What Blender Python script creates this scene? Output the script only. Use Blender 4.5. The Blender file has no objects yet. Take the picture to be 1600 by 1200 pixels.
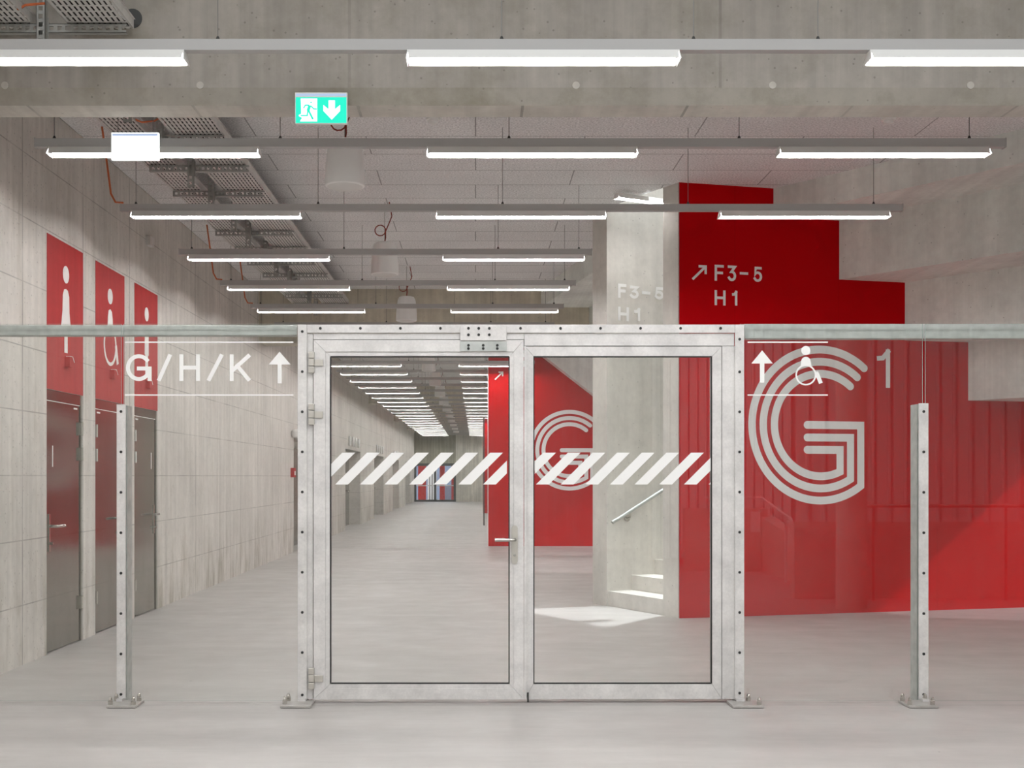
import bpy, bmesh, math, random
from mathutils import Vector, Matrix
random.seed(4)
C = bpy.context.scene.collection
S = bpy.context.scene
F = 1850.0; VX = 743.0; VY = 744.0; EYE = 1.5

# ------------------------------------------------------------------ camera
cam = bpy.data.cameras.new('camera'); co = bpy.data.objects.new('camera', cam); C.objects.link(co)
cam.sensor_width = 36; cam.lens = F/1600*36; cam.shift_x = (800-VX)/1600; cam.shift_y = (VY-600)/1600
cam.clip_end = 300; co.location = (0, 0, EYE); co.rotation_euler = (math.pi/2, 0, 0); S.camera = co
# ------------------------------------------------------------------ world, lights, exposure
w = bpy.data.worlds.new('world'); S.world = w; w.use_nodes = True
WB = w.node_tree.nodes['Background']; WB.inputs[0].default_value = (0.93, 0.97, 1.0, 1); WB.inputs[1].default_value = 1.9
LAMP_E = 104.0
S.view_settings.view_transform = 'Standard'; S.view_settings.look = 'None'
S.view_settings.exposure = 0.0; S.view_settings.gamma = 1; S.view_settings.use_curve_mapping = False
def light(kind, name, loc, target, energy, color, size=None, size_y=None, **k):
    l = bpy.data.lights.new(name, kind); o = bpy.data.objects.new(name, l); C.objects.link(o)
    l.energy = energy; l.color = color; o.location = loc
    o.rotation_euler = (Vector(target)-Vector(loc)).to_track_quat('-Z', 'Y').to_euler()
    if kind == 'AREA':
        l.shape = 'RECTANGLE'; l.size = size; l.size_y = size_y or size
    elif size is not None: l.shadow_soft_size = size
    for a, b in k.items(): setattr(l, a, b)
    return o
# daylight falling down the stair shaft (open to the sky above)
light('SPOT', 'stair_daylight', (3.05, 14.15, 11.2), (1.35, 13.15, 0.0), 5200, (0.9, 0.96, 1.0), 0.12, spot_size=0.42, spot_blend=0.3)
# low sun from the open side at the right, cut by the grandstand
sun = light('SUN', 'low_sun', (20, 8, 10), (20-1.116, 8.338, 10-.59), 1.6, (1.0, 0.93, 0.98)); sun.data.angle = math.radians(1.2)
light('AREA', 'far_daylight', (-2.3, 76, 3.0), (-2.3, 69, 1), 150, (0.75, 0.85, 1.0), 4, 3)
S.cycles.use_adaptive_sampling = True; S.cycles.adaptive_threshold = 0.012
S.cycles.use_denoising = True; S.cycles.max_bounces = 12; S.cycles.diffuse_bounces = 9
S.cycles.glossy_bounces = 5; S.cycles.transparent_max_bounces = 24; S.cycles.sample_clamp_indirect = 6
S.cycles.caustics_reflective = False; S.cycles.caustics_refractive = False

# ------------------------------------------------------------------ materials
def mat(name, col, rough=0.6, metal=0.0, spec=0.5):
    m = bpy.data.materials.new(name); m.use_nodes = True
    b = m.node_tree.nodes['Principled BSDF']
    b.inputs['Base Color'].default_value = (*col, 1); b.inputs['Roughness'].default_value = rough
    b.inputs['Metallic'].default_value = metal; b.inputs['Specular IOR Level'].default_value = spec
    return m
class NT:
    def __init__(s, m): s.m = m; s.t = m.node_tree; s.b = s.t.nodes['Principled BSDF']
    def n(s, typ, **k):
        x = s.t.nodes.new(typ)
        for a, v in k.items():
            if a in x.inputs.keys(): x.inputs[a].default_value = v
            else: setattr(x, a, v)
        return x
    def l(s, a, b): s.t.links.new(a, b)
    def math(s, op, a, b=None, c=None):
        x = s.t.nodes.new('ShaderNodeMath'); x.operation = op
        for i, v in enumerate((a, b, c)):
            if v is None: continue
            if isinstance(v, (int, float)): x.inputs[i].default_value = v
            else: s.l(v, x.inputs[i])
        return x.outputs[0]
    def pos(s, scale=(1, 1, 1), rot=0):
        g = s.t.nodes.new('ShaderNodeNewGeometry'); mp = s.t.nodes.new('ShaderNodeMapping')
        mp.inputs['Scale'].default_value = scale; mp.inputs['Rotation'].default_value = (0, 0, rot)
        s.l(g.outputs['Position'], mp.inputs['Vector']); return mp.outputs[0]
    def noise(s, scale, detail=4, rough=.55, vec=(1, 1, 1), rot=0):
        x = s.n('ShaderNodeTexNoise', Scale=scale, Detail=detail, Roughness=rough); s.l(s.pos(vec, rot), x.inputs['Vector']); return x.outputs['Fac']
    def ramp(s, v, lo, hi, a=0.0, b=1.0):
        x = s.t.nodes.new('ShaderNodeMapRange'); x.inputs[1].default_value = lo; x.inputs[2].default_value = hi
        x.inputs[3].default_value = a; x.inputs[4].default_value = b; s.l(v, x.inputs[0]); return x.outputs[0]
    def mul(s, col, fac):     # col rgb tuple * fac socket -> color
        x = s.t.nodes.new('ShaderNodeVectorMath'); x.operation = 'SCALE'
        if isinstance(col, tuple): x.inputs[0].default_value = col
        else: s.l(col, x.inputs[0])
        s.l(fac, x.inputs['Scale']); return x.outputs[0]
    def mix(s, fac, a, b):
        x = s.t.nodes.new('ShaderNodeMix'); x.data_type = 'RGBA'; s.l(fac, x.inputs[0])
        for v, i in ((a, 6), (b, 7)):
            if isinstance(v, tuple): x.inputs[i].default_value = (*v, 1)
            else: s.l(v, x.inputs[i])
        return x.outputs[2]
    def line(s, coord, pitch, off, wd):   # 1 on a thin line every pitch
        f = s.math('FRACT', s.math('DIVIDE', s.math('SUBTRACT', coord, off-pitch*200), pitch))
        d = s.math('MULTIPLY', s.math('ABSOLUTE', s.math('SUBTRACT', f, .5)), -1)
        return s.math('GREATER_THAN', s.math('ADD', d, 0), -wd/pitch/2) if False else s.math('LESS_THAN', s.math('ADD', s.math('MULTIPLY', d, 1), .5), wd/pitch/2)
def concrete(name, col, axis='Y', vp=1.45, vo=9.39, hp=.515, ho=.475, streak=.16, blotch=.14, stain=.0, board=0.0, rot=0, lines=.28, rough=.75, pores=11.0, olive=0.0, drip=0.0):
    """board-marked fair-faced concrete: formwork joints, vertical streaks, blotches, pores"""
    m = mat(name, col, rough, 0, .3); t = NT(m)
    sep = t.n('ShaderNodeSeparateXYZ'); t.l(t.pos((1, 1, 1), rot), sep.inputs[0])
    U = sep.outputs[axis]; Z = sep.outputs['Z']
    k = 9.0
    sc = {'Y': (0.01, k, .35), 'X': (k, .01, .35)}[axis]
    f = t.ramp(t.noise(1.0, 5, .6, sc, rot), .3, .7, 1-streak, 1+streak)
    f = t.math('MULTIPLY', f, t.ramp(t.noise(.9, 6, .62), .3, .7, 1-blotch, 1+blotch))
    f = t.math('MULTIPLY', f, t.ramp(t.noise(14, 4, .6), .3, .7, .955, 1.045))
    vo2 = t.n('ShaderNodeTexVoronoi', Scale=pores); t.l(t.pos(), vo2.inputs['Vector'])
    pore = t.math('LESS_THAN', vo2.outputs['Distance'], .075*pores/11)
    f = t.math('MULTIPLY', f, t.math('SUBTRACT', 1, t.math('MULTIPLY', pore, .3)))
    if vp:
        brk = t.ramp(t.noise(1.7, 3), .4, .6, .4, 1.0)
        L = t.line(U, vp, vo, .018)
        if hp: L = t.math('MAXIMUM', L, t.math('MULTIPLY', t.line(Z, hp, ho, .010), .75))
        f = t.math('MULTIPLY', f, t.math('SUBTRACT', 1, t.math('MULTIPLY', t.math('MULTIPLY', L, brk), lines)))
    if board:
        f = t.math('MULTIPLY', f, t.math('SUBTRACT', 1, t.math('MULTIPLY', t.line(U, .145, .03, .012), board)))
    c = t.mul(col, f)
    if drip: c = t.mix(t.math('MULTIPLY', t.math('MULTIPLY', t.ramp(t.noise(1.0, 6, .7, (.01, 7, .45)), .52, .72), t.ramp(t.noise(1.1, 3), .4, .6)), drip), c, (.40, .365, .30))
    if olive: c = t.mix(t.math('MULTIPLY', t.ramp(t.noise(2.2, 7, .68), .46, .66), olive), c, (.27, .245, .19))
    if stain:
        sm = t.math('MULTIPLY', t.ramp(t.noise(1.0, 5, .65, {'Y': (1, 5, 1.3), 'X': (5, 1, 1.3)}[axis]), .47, .72), t.ramp(Z, 0, 1.0, stain, stain*.12))
        c = t.mix(sm, c, (.22, .19, .12))
    t.l(c, t.b.inputs['Base Color'])
    bp = t.n('ShaderNodeBump', Strength=.12, Distance=.01); t.l(f, bp.inputs['Height']); t.l(bp.outputs[0], t.b.inputs['Normal'])
    return m
M = {}
M['wall'] = concrete('concrete_wall', (.67, .64, .60), 'Y', stain=.75, streak=.10, blotch=.12, lines=.5, pores=20, drip=.5)
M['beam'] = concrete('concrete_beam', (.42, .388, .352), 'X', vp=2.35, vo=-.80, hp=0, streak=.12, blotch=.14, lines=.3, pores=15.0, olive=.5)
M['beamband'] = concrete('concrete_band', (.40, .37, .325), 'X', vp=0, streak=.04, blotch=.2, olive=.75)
M['backbeam'] = concrete('concrete_back', (.58, .54, .45), 'X', vp=1.6, vo=-.35, hp=0, streak=.12, blotch=.2)
M['tribune'] = concrete('concrete_tribune', (.75, .77, .735), 'X', vp=0, streak=.10, blotch=.16)
M['pier'] = concrete('concrete_pier', (.68, .655, .61), 'X', vp=0, streak=.06, blotch=.16)
M['farwall'] = concrete('concrete_far', (.60, .58, .52), 'X', vp=1.25, vo=.05, hp=1.0, ho=.1, streak=.2, blotch=.2)
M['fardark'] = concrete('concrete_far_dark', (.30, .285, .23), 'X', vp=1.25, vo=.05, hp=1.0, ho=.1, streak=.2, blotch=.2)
# soffit of beam
def floor_mat():
    m = mat('polished_concrete_floor', (.6, .58, .55), .5, 0, .35); t = NT(m)
    f = t.ramp(t.noise(1.0, 7, .66, (.5, 2.6, 1)), .3, .7, .925, 1.07)
    f = t.math('MULTIPLY', f, t.ramp(t.noise(.45, 4, .5), .3, .7, .94, 1.05))
    f = t.math('MULTIPLY', f, t.ramp(t.noise(6, 5, .7, (.6, 2.5, 1)), .3, .75, .965, 1.035))
    sep = t.n('ShaderNodeSeparateXYZ'); t.l(t.pos(), sep.inputs[0])
    f = t.math('MULTIPLY', f, t.math('SUBTRACT', 1, t.math('MULTIPLY', t.line(sep.outputs['Y'], 11.9, 7.76, .03), .16)))
    vo2 = t.n('ShaderNodeTexVoronoi', Scale=2.6); t.l(t.pos(), vo2.inputs['Vector'])
    f = t.math('MULTIPLY', f, t.math('SUBTRACT', 1, t.math('MULTIPLY', t.math('LESS_THAN', vo2.outputs['Distance'], .022), .4)))
    t.l(t.mul((.475, .452, .432), f), t.b.inputs['Base Color'])
    t.l(t.ramp(t.noise(3, 4), .3, .7, .38, .6), t.b.inputs['Roughness'])
    return m
M['floor'] = floor_mat()
def ceil_mat():
    m = mat('wood_wool_ceiling', (.5, .47, .45), .95, 0, .1); t = NT(m)
    f = t.ramp(t.noise(55, 3, .7), .35, .65, .72, 1.25)
    f = t.math('MULTIPLY', f, t.ramp(t.noise(1.2, 3), .3, .7, .95, 1.05))
    br = t.n('ShaderNodeTexBrick', Scale=1.0); br.inputs['Mortar Size'].default_value = .006; br.inputs['Brick Width'].default_value = 2.0
    br.inputs['Row Height'].default_value = .6; br.inputs['Mortar Smooth'].default_value = 0
    br.inputs['Color1'].default_value = (1, 1, 1, 1); br.inputs['Color2'].default_value = (.95, .95, .95, 1); br.inputs['Mortar'].default_value = (.45, .45, .45, 1)
    t.l(t.pos(), br.inputs['Vector'])
    bw = t.n('ShaderNodeRGBToBW'); t.l(br.outputs['Color'], bw.inputs[0])
    f = t.math('MULTIPLY', f, bw.outputs[0])
    t.l(t.mul((.83, .825, .83), f), t.b.inputs['Base Color']); return m
M['ceil'] = ceil_mat()
def steel_mat(name, col, sc=1.0, rough=.5, metal=.25, var=.12):
    m = mat(name, col, rough, metal); t = NT(m)
    f = t.ramp(t.noise(5*sc, 6, .7), .35, .7, 1+var*.3, 1-var)
    f = t.math('MULTIPLY', f, t.ramp(t.noise(60, 3, .6), .3, .7, .95, 1.05))
    t.l(t.mul(col, f), t.b.inputs['Base Color'])
    t.l(t.ramp(t.noise(9, 4), .3, .7, rough-.1, rough+.12), t.b.inputs['Roughness']); return m
M['galv'] = steel_mat('galvanised_steel', (.74, .72, .705), 1, .5, .3, .2)
M['plate'] = steel_mat('steel_base_plate', (.50, .48, .455), 3, .4, .4, .2)
M['galvrail'] = steel_mat('galvanised_rail', (.52, .54, .52), 3, .5, .35, .25)
M['zinc'] = steel_mat('zinc_tray', (.70, .685, .665), 1, .5, .15, .15)
M['strut'] = steel_mat('perforated_channel', (.42, .42, .40), 1, .5, .3, .15)
M['cable'] = mat('gap_dark_cable', (.03, .03, .03), .6)
M['rail'] = mat('rail_grey', (.46, .45, .445), .5)
M['white'] = mat('white_enamel', (.86, .85, .83), .4)
M['spk'] = mat('speaker_white', (.92, .91, .90), .45)
M['grille'] = mat('speaker_grille', (.75, .74, .72), .5)
M['black'] = mat('rubber_black', (.012, .012, .012), .5)
M['dark'] = mat('dark_steel', (.06, .06, .058), .45, .4)
M['bolt'] = mat('stainless_bolt', (.58, .56, .52), .2, .95)
M['handle'] = mat('brushed_handle', (.62, .59, .54), .3, .7)
M['lightwhite'] = mat('white_film', (.92, .915, .90), .6)
M['paint'] = mat('grey_white_paint', (.93, .94, .93), .6)
M['doorsteel'] = steel_mat('bronze_steel_door', (.25, .235, .20), 1, .12, .9, .08)
M['doorsteel'].node_tree.nodes['Principled BSDF'].inputs['Roughness'].default_value = .12
for l in list(M['doorsteel'].node_tree.links):
    if l.to_socket.name == 'Roughness': M['doorsteel'].node_tree.links.remove(l)
M['orange'] = mat('orange_cable', (.55, .13, .04), .5)
M['redcable'] = mat('dark_red_cable', (.25, .03, .015), .5)
M['wire'] = mat('steel_wire', (.25, .24, .23), .4, .6)
M['redpaint'] = concrete('red_painted_concrete', (.42, .036, .036), 'Y', vp=0, streak=.10, blotch=.07)
t = NT(M['redpaint'])
def red_wall():
    m = mat('red_wall_paint', (.40, .001, .003), .6, 0, .04); t = NT(m)
    f = t.ramp(t.noise(1.5, 3), .3, .7, .97, 1.03)
    g = t.n('ShaderNodeNewGeometry'); sep = t.n('ShaderNodeSeparateXYZ'); t.l(g.outputs['Position'], sep.inputs[0])
    f = t.math('MULTIPLY', f, t.math('SUBTRACT', 1, t.math('MULTIPLY', t.line(sep.outputs['X'], 1.2, .37, .01), .12)))
    t.l(t.mul((.50, .0008, .004), f), t.b.inputs['Base Color']); return m
M['red'] = red_wall()
def emit(name, col, e):
    m = mat(name, tuple(c*.25 for c in col), .5); b = m.node_tree.nodes['Principled BSDF']
    b.inputs['Emission Color'].default_value = (*col, 1); b.inputs['Emission Strength'].default_value = e; return m
M['tube'] = emit('fluorescent_light', (1.0, .98, .975), LAMP_E)
M['signgreen'] = emit('sign_green_backlit', (0.0, .80, .545), 1.0)
M['signwhite'] = emit('sign_white_backlit', (.95, 1.0, .98), 1.6)
M['signtop'] = emit('sign_light_strip', (.55, .68, .95), .7)
def glass_mat():
    m = bpy.data.materials.new('clear_glass'); m.use_nodes = True; nt = m.node_tree; nt.nodes.clear()
    o = nt.nodes.new('ShaderNodeOutputMaterial'); mx = nt.nodes.new('ShaderNodeMixShader')
    tr = nt.nodes.new('ShaderNodeBsdfTransparent'); tr.inputs[0].default_value = (.975, .985, .978, 1)
    gl = nt.nodes.new('ShaderNodeBsdfGlossy'); gl.inputs['Roughness'].default_value = 0.0; gl.inputs['Color'].default_value = (1, 1, 1, 1)
    lw = nt.nodes.new('ShaderNodeLayerWeight'); lw.inputs[0].default_value = .5
    p = nt.nodes.new('ShaderNodeMath'); p.operation = 'POWER'; p.inputs[1].default_value = 5
    nt.links.new(lw.outputs['Facing'], p.inputs[0])
    ma = nt.nodes.new('ShaderNodeMath'); ma.operation = 'MULTIPLY_ADD'; ma.inputs[1].default_value = .95; ma.inputs[2].default_value = .045
    nt.links.new(p.outputs[0], ma.inputs[0]); nt.links.new(ma.outputs[0], mx.inputs[0])
    nt.links.new(tr.outputs[0], mx.inputs[1]); nt.links.new(gl.outputs[0], mx.inputs[2]); nt.links.new(mx.outputs[0], o.inputs[0])
    return m
M['glass'] = glass_mat()
M['edge'] = mat('glass_edge', (.50, .60, .56), .2)
M['clad'] = mat('white_cladding', (.80, .79, .78), .45)
M['bluegrey'] = mat('blue_grey_panel', (.20, .24, .36), .5)

# ------------------------------------------------------------------ mesh helpers
class MB:
    def __init__(s): s.v = []; s.f = []; s.mi = []; s.cur = 0
    def add(s, vs, fs):
        o = len(s.v); s.v += [tuple(p) for p in vs]; s.f += [tuple(o+i for i in f) for f in fs]; s.mi += [s.cur]*len(fs); return s
    def box(s, x0, x1, y0, y1, z0, z1):
        return s.add([(x, y, z) for z in (z0, z1) for y in (y0, y1) for x in (x0, x1)],
                     [(0, 2, 3, 1), (4, 5, 7, 6), (0, 1, 5, 4), (2, 6, 7, 3), (0, 4, 6, 2), (1, 3, 7, 5)])
    def obox(s, c, ax, ay, az):      # oriented box: centre and three half vectors
        c, ax, ay, az = map(Vector, (c, ax, ay, az))
        return s.add([c+i*ax+j*ay+k*az for k in (-1, 1) for j in (-1, 1) for i in (-1, 1)],
                     [(0, 2, 3, 1), (4, 5, 7, 6), (0, 1, 5, 4), (2, 6, 7, 3), (0, 4, 6, 2), (1, 3, 7, 5)])
    def prism(s, poly, ext):
        n = len(poly); e = Vector(ext); P = [Vector(p) for p in poly]
        return s.add(P+[p+e for p in P], [tuple(range(n))[::-1], tuple(range(n, 2*n))]+[(i, (i+1) % n, n+(i+1) % n, n+i) for i in range(n)])
    def zprism(s, xy, z0, z1): return s.prism([(x, y, z0) for x, y in xy], (0, 0, z1-z0))
    def tube(s, pts, r, n=8, cap=True):
        pts = [Vector(p) for p in pts]; rings = []; a = None
        for i, p in enumerate(pts):
            d = (pts[min(i+1, len(pts)-1)]-pts[max(i-1, 0)]).normalized()
            if a is None:
                a = d.orthogonal().normalized()
            else: a = (a-d*a.dot(d)).normalized()
            b = d.cross(a); rr = r[i] if isinstance(r, (list, tuple)) else r
            rings.append([p+(a*math.cos(t)+b*math.sin(t))*rr for t in [2*math.pi*k/n for k in range(n)]])
        vs = [q for R in rings for q in R]; fs = []
        for i in range(len(rings)-1):
            for k in range(n): fs.append((i*n+k, i*n+(k+1) % n, (i+1)*n+(k+1) % n, (i+1)*n+k))
        if cap: fs += [tuple(range(n))[::-1], tuple(range((len(rings)-1)*n, len(rings)*n))]
        return s.add(vs, fs)
    def lathe(s, c, prof, n=24):     # about vertical axis; prof = [(r,z)]
        c = Vector(c); vs = []; fs = []
        for r, z in prof: vs += [c+Vector((r*math.cos(2*math.pi*k/n), r*math.sin(2*math.pi*k/n), z)) for k in range(n)]
        for i in range(len(prof)-1):
            for k in range(n): fs.append((i*n+k, i*n+(k+1) % n, (i+1)*n+(k+1) % n, (i+1)*n+k))
        fs += [tuple(range(n))[::-1], tuple(range((len(prof)-1)*n, len(prof)*n))]
        return s.add(vs, fs)
    def mesh(s, name, mats, smooth=False, bevel=0):
        me = bpy.data.meshes.new(name); me.from_pydata(s.v, [], s.f)
        for m in (mats if isinstance(mats, (list, tuple)) else [mats]): me.materials.append(m)
        for p, i in zip(me.polygons, s.mi): p.material_index = i
        bm = bmesh.new(); bm.from_mesh(me); bmesh.ops.recalc_face_normals(bm, faces=bm.faces)
        if bevel: bmesh.ops.bevel(bm, geom=bm.edges[:], offset=bevel, segments=2, affect='EDGES', profile=.5, clamp_overlap=True)
        bm.to_mesh(me); bm.free()
        if smooth:
            for p in me.polygons: p.use_smooth = True
            try: me.set_sharp_from_angle(angle=math.radians(40))
            except Exception: pass
        return me
    def build(s, name, mats, parent=None, smooth=False, bevel=0, loc=None):
        o = bpy.data.objects.new(name, s.mesh(name, mats, smooth, bevel)); C.objects.link(o)
        if parent: o.parent = parent
        if loc: o.location = loc
        return o
def thing(name, label, cat, loc=(0, 0, 0), group=None):
    o = bpy.data.objects.new(name, None); o.empty_display_size = .1; C.objects.link(o); o.location = loc
    return tag(o, label, cat, group)
def tag(o, label, cat, group=None):
    o['label'] = label; o['category'] = cat
    if group: o['group'] = group
    return o
def struct(o, label=None, cat=None):
    o['kind'] = 'structure'
    if label: o['label'] = label
    if cat: o['category'] = cat
    return o
def child(o, parent, keep=True):
    o.parent = parent
    if keep: o.matrix_parent_inverse = Matrix.Translation(-parent.location)
    return o
class LMB(MB):    # builds in world coordinates under a thing standing at loc
    def build(s, name, mats, parent=None, **k):
        if parent is not None:
            l = Vector(parent.location); 
            p = parent.parent
            while p: l = l+Vector(p.location); p = p.parent
            s.v = [tuple(Vector(v)-l) for v in s.v]
        return MB.build(s, name, mats, parent, **k)
def copy_tree(o, parent=None):
    c = o.copy(); C.objects.link(c); c.parent = parent
    for ch in o.children: copy_tree(ch, c)
    return c
ORD = ['first', 'second', 'third', 'fourth', 'fifth', 'sixth', 'seventh', 'eighth', 'ninth', 'tenth', 'eleventh', 'twelfth', 'thirteenth',
       'fourteenth', 'fifteenth', 'sixteenth', 'seventeenth', 'eighteenth', 'nineteenth', 'twentieth', 'twenty-first', 'twenty-second', 'twenty-third', 'twenty-fourth']
def X(px, Y): return (px-VX)/F*Y
def Z(py, Y): return EYE+(VY-py)/F*Y

# ------------------------------------------------------------------ structure
HC = 4.6; WL = -3.593; YF = 69.5
struct(MB().box(-12, 16, -9, 85, -.15, 0).build('floor', M['floor']), 'smooth pale grey polished concrete floor')
C0 = Vector((2.14, 12.5)); B = Vector((-.467, .884)); D = Vector((.884, .467)); RD = Vector((.97, .244)).normalized(); RN = Vector((-RD.y, RD.x))
C1 = C0+B*1.628
# ceiling with the stair shaft left out
ce = [(WL-.3, 7.7), (9.5, 7.7), tuple(C0+RD*7.58), tuple(C0), tuple(C1), tuple(C1+D*8.9), (9.5, YF+.3), (WL-.3, YF+.3)]
struct(MB().zprism(ce, HC, HC+.25).build('ceiling', M['ceil']), 'grey wood-wool acoustic board ceiling of the passage')
struct(MB().box(WL-.3, 9.5, 5.4, 7.5, 5.6, 5.85).box(WL-.3, 9.5, -9, -6.5, 5.6, 5.85).build('ceiling_front', M['tribune']), 'concrete ceiling on this side of the glass partition')  # wide gap between the strips added to let sky light onto the beam
# left wall with openings: WC doors and far niches
openings = [(9.92, 10.83, 2.235, .07), (11.19, 12.11, 2.235, .07), (12.47, 13.37, 2.235, .07)]
niches = [(23.4+9.3*i, 27.6+9.3*i, 2.26, .36) for i in range(5)]
wl = MB(); y = -9.0
for (a, b, h, d) in openings+niches:
    wl.box(WL-.4, WL, y, a, 0, HC+.02); wl.box(WL-.4, WL, a, b, h, HC+.02); wl.box(WL-.4, WL-d, a, b, 0, h); y = b
wl.box(WL-.4, WL, y, YF+.3, 0, HC+.02)
# fix segment before the first door, which is taller in front of the beam
wl.box(WL-.4, WL, -9, 7.6, HC, 5.7)
wall_left = struct(wl.build('wall_left', M['wall']), 'long board-marked concrete wall on the left with niches')
# beams
TZ0 = 4.318; YB = 7.5; zA, zB_ = Z(137, YB), Z(165, YB+.03); yS = (zB_-EYE)*F/(VY-183)
fb = MB(); fb.cur = 0; fb.box(WL-.3, 9.5, YB, yS+.01, zA, 5.85); fb.cur = 1
fb.add([(WL-.3, YB, zA), (9.5, YB, zA), (9.5, YB+.03, zB_), (WL-.3, YB+.03, zB_)], [(0, 1, 2, 3)])
fb.cur = 2
fb.add([(WL-.3, YB+.03, zB_), (9.5, YB+.03, zB_), (9.5, yS, zB_), (WL-.3, yS, zB_)], [(0, 1, 2, 3)])
fb.add([(WL-.3, yS, zB_), (9.5, yS, zB_), (9.5, yS, zA+.005), (WL-.3, yS, zA+.005)], [(0, 1, 2, 3)])
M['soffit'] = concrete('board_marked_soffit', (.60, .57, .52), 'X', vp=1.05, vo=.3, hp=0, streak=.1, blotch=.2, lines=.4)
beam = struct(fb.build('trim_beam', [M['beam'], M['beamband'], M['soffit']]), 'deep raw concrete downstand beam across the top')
for px in (8, 313, 900, 1207, 1516):
    x, z = X(px, YB), Z(133.5, YB)
    MB().tube([(x, YB, z), (x, YB-.006, z)], .023, 20).build('formwork_plug', M['soffit'], beam)
hx, hz = X(207, YB), Z(29, YB)
MB().tube([(hx, YB+.002, hz), (hx, YB-.0025, hz)], .062, 28).build('core_hole_shade', M['dark'], beam)  # flat dark disc stands in for the shade inside the hole
for n, yb in enumerate((19.62, 39.8, 51.9, 61.8)):
    struct(MB().box(WL, 9.5, yb, yb+.45, 3.70 if n == 0 else 3.93, HC+.01).build('trim_crossbeam', M['backbeam']), ('dark concrete cross beam behind the nearest lamp rows' if n == 0 else '%s concrete cross beam down the corridor beyond the door' % ORD[n-1]))
# far wall
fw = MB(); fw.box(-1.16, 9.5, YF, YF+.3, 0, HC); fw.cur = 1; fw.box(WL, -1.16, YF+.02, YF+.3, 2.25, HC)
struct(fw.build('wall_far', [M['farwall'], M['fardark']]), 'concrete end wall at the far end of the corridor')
# glazed entrance in the far wall
wf = MB()
for x in (WL+.05, -2.37, -1.22): wf.box(x-.07, x+.07, YF-.02, YF+.1, 0, 2.25)
wf.box(WL, -1.16, YF-.02, YF+.1, 2.1, 2.25); wf.box(WL, -1.16, YF-.02, YF+.1, 0, .12)
win = struct(wf.build('window_1', M['dark']), 'dark framed glazed double door in the far end wall')
MB().box(WL+.1, -1.25, YF+.03, YF+.045, .12, 2.1).build('glass_pane', M['glass'], win)
MB().box(WL+.1, -1.25, YF+.0, YF+.02, .92, .97).build('push_bar', M['galv'], win)
for x0, x1 in ((-3.45, -2.98), (-2.15, -1.85), (-1.45, -1.15)):
    tag(MB().box(x0, x1, YF+1.6, YF+1.9, 0, 2.6).build('red_pillar', M['red']), 'red pillar outside the far glazed door, %s' % ('leftmost' if x0 < -3 else 'middle one' if x0 < -2 else 'rightmost'), 'pillar')
struct(MB().box(-9, 6, YF+7, YF+7.3, 0, 9).build('wall_outside', M['bluegrey']), 'blue-grey facade outside the far glazed door')
tag(MB().box(-2.1, -1.1, YF+3, YF+3.3, 0, .95).build('blue_grey_bench', M['bluegrey']), 'blue-grey low box outside the far glazed door', 'bench')
mg = MB(); mg.box(-2.95, -2.4, YF+3.6, YF+3.7, 0, 1.9)
tag(mg.build('pale_board', M['lightwhite']), 'pale upright board seen through the far glazed door', 'board')
for k in range(3):
    tag(MB().box(-2.85+.16*k, -2.80+.16*k, YF+3.3, YF+3.36, 0, 1.7).build('thin_post', M['dark']), 'thin dark post before the pale board, %s' % ['left one', 'middle one', 'right one'][k], 'post')
# stair block -------------------------------------------------------
def P3(v, z): return (v.x, v.y, z)
def slab(mb, a, b, c, d, z0, z1): mb.zprism([tuple(a), tuple(b), tuple(c), tuple(d)], z0, z1)
Cb = C0+B*.2636; Ca = C0+B*1.336
pw = MB(); slab(pw, Ca, C1, C1+D*6.2, Ca+D*6.2, 0, 9)
stairwall = struct(pw.build('wall_stair', M['pier']), 'pale concrete side wall of the stair opening')
pr = MB(); slab(pr, C0+RD*.0, Cb, Cb+D*.42, C0+RD*.40+RN*.0, 0, HC+.25)
slab(pr, Cb+D*.42, Cb+D*6.2, Cb+D*6.2-B*.12, Cb+D*.42-B*.05, 0, 9)
slab(pr, Cb+D*6.2, Ca+D*6.2, Ca+D*6.4, Cb+D*6.4, 0, 9)
slab(pr, C0+RD*.4+RN*.02, Cb+D*.42, Cb+D*6.2-B*.1, Cb+D*6-B*.4, 4.85, 9)
struct(pr.build('wall_pier', M['pier']), 'concrete pier between stair opening and red wall')
rw = MB(); slab(rw, C0+RD*.006-RN*.012, C0+RD*10-RN*.012, C0+RD*10+RN*.25, C0+RD*.4+RN*.0005, 0, HC+.01)
wall_right = struct(rw.build('wall_right', M['red']), 'red painted wall with large letter G on the right')
steps = []
for i in range(9):
    a, b = Ca+D*(.02+.33*i)+B*.001, Cb+D*(.02+.33*i)
    sm = MB(); slab(sm, a, b, Cb+D*(.02+.33*9), Ca+D*(.02+.33*9), .172*i+(0.0), .172*(i+1)); steps.append(sm)
st = MB()
for s_ in steps: st.add(s_.v, s_.f)
stair = struct(st.build('trim_staircase', M['pier']), 'concrete stair flight climbing right behind the pier')
hr = thing('stair_handrail', 'round steel handrail on the stair side wall', 'handrail', P3(Ca-B*.06+D*.05, .97))
a0 = Ca-B*.07
pts = [P3(a0+D*.03, .965), P3(a0+D*.06, .985)]+[P3(a0+D*(.1+.3*i), 1.0+.155*i) for i in range(9)]
LMB().tube(pts, .021, 12).build('rail', M['galvrail'], hr, smooth=True)
for t_ in (.28, 1.5):
    q = a0+D*t_; zz = 1.0+.155*(t_-.1)/.3
    LMB().tube([P3(q, zz-.02), P3(q, zz-.07), P3(q+B*.06, zz-.08)], .008, 8).build('bracket', M['bolt'], hr)
    LMB().tube([P3(q+B*.055, zz-.08), P3(q+B*.069, zz-.08)], .04, 16).build('wall_rose', M['bolt'], hr, smooth=True)
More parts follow.
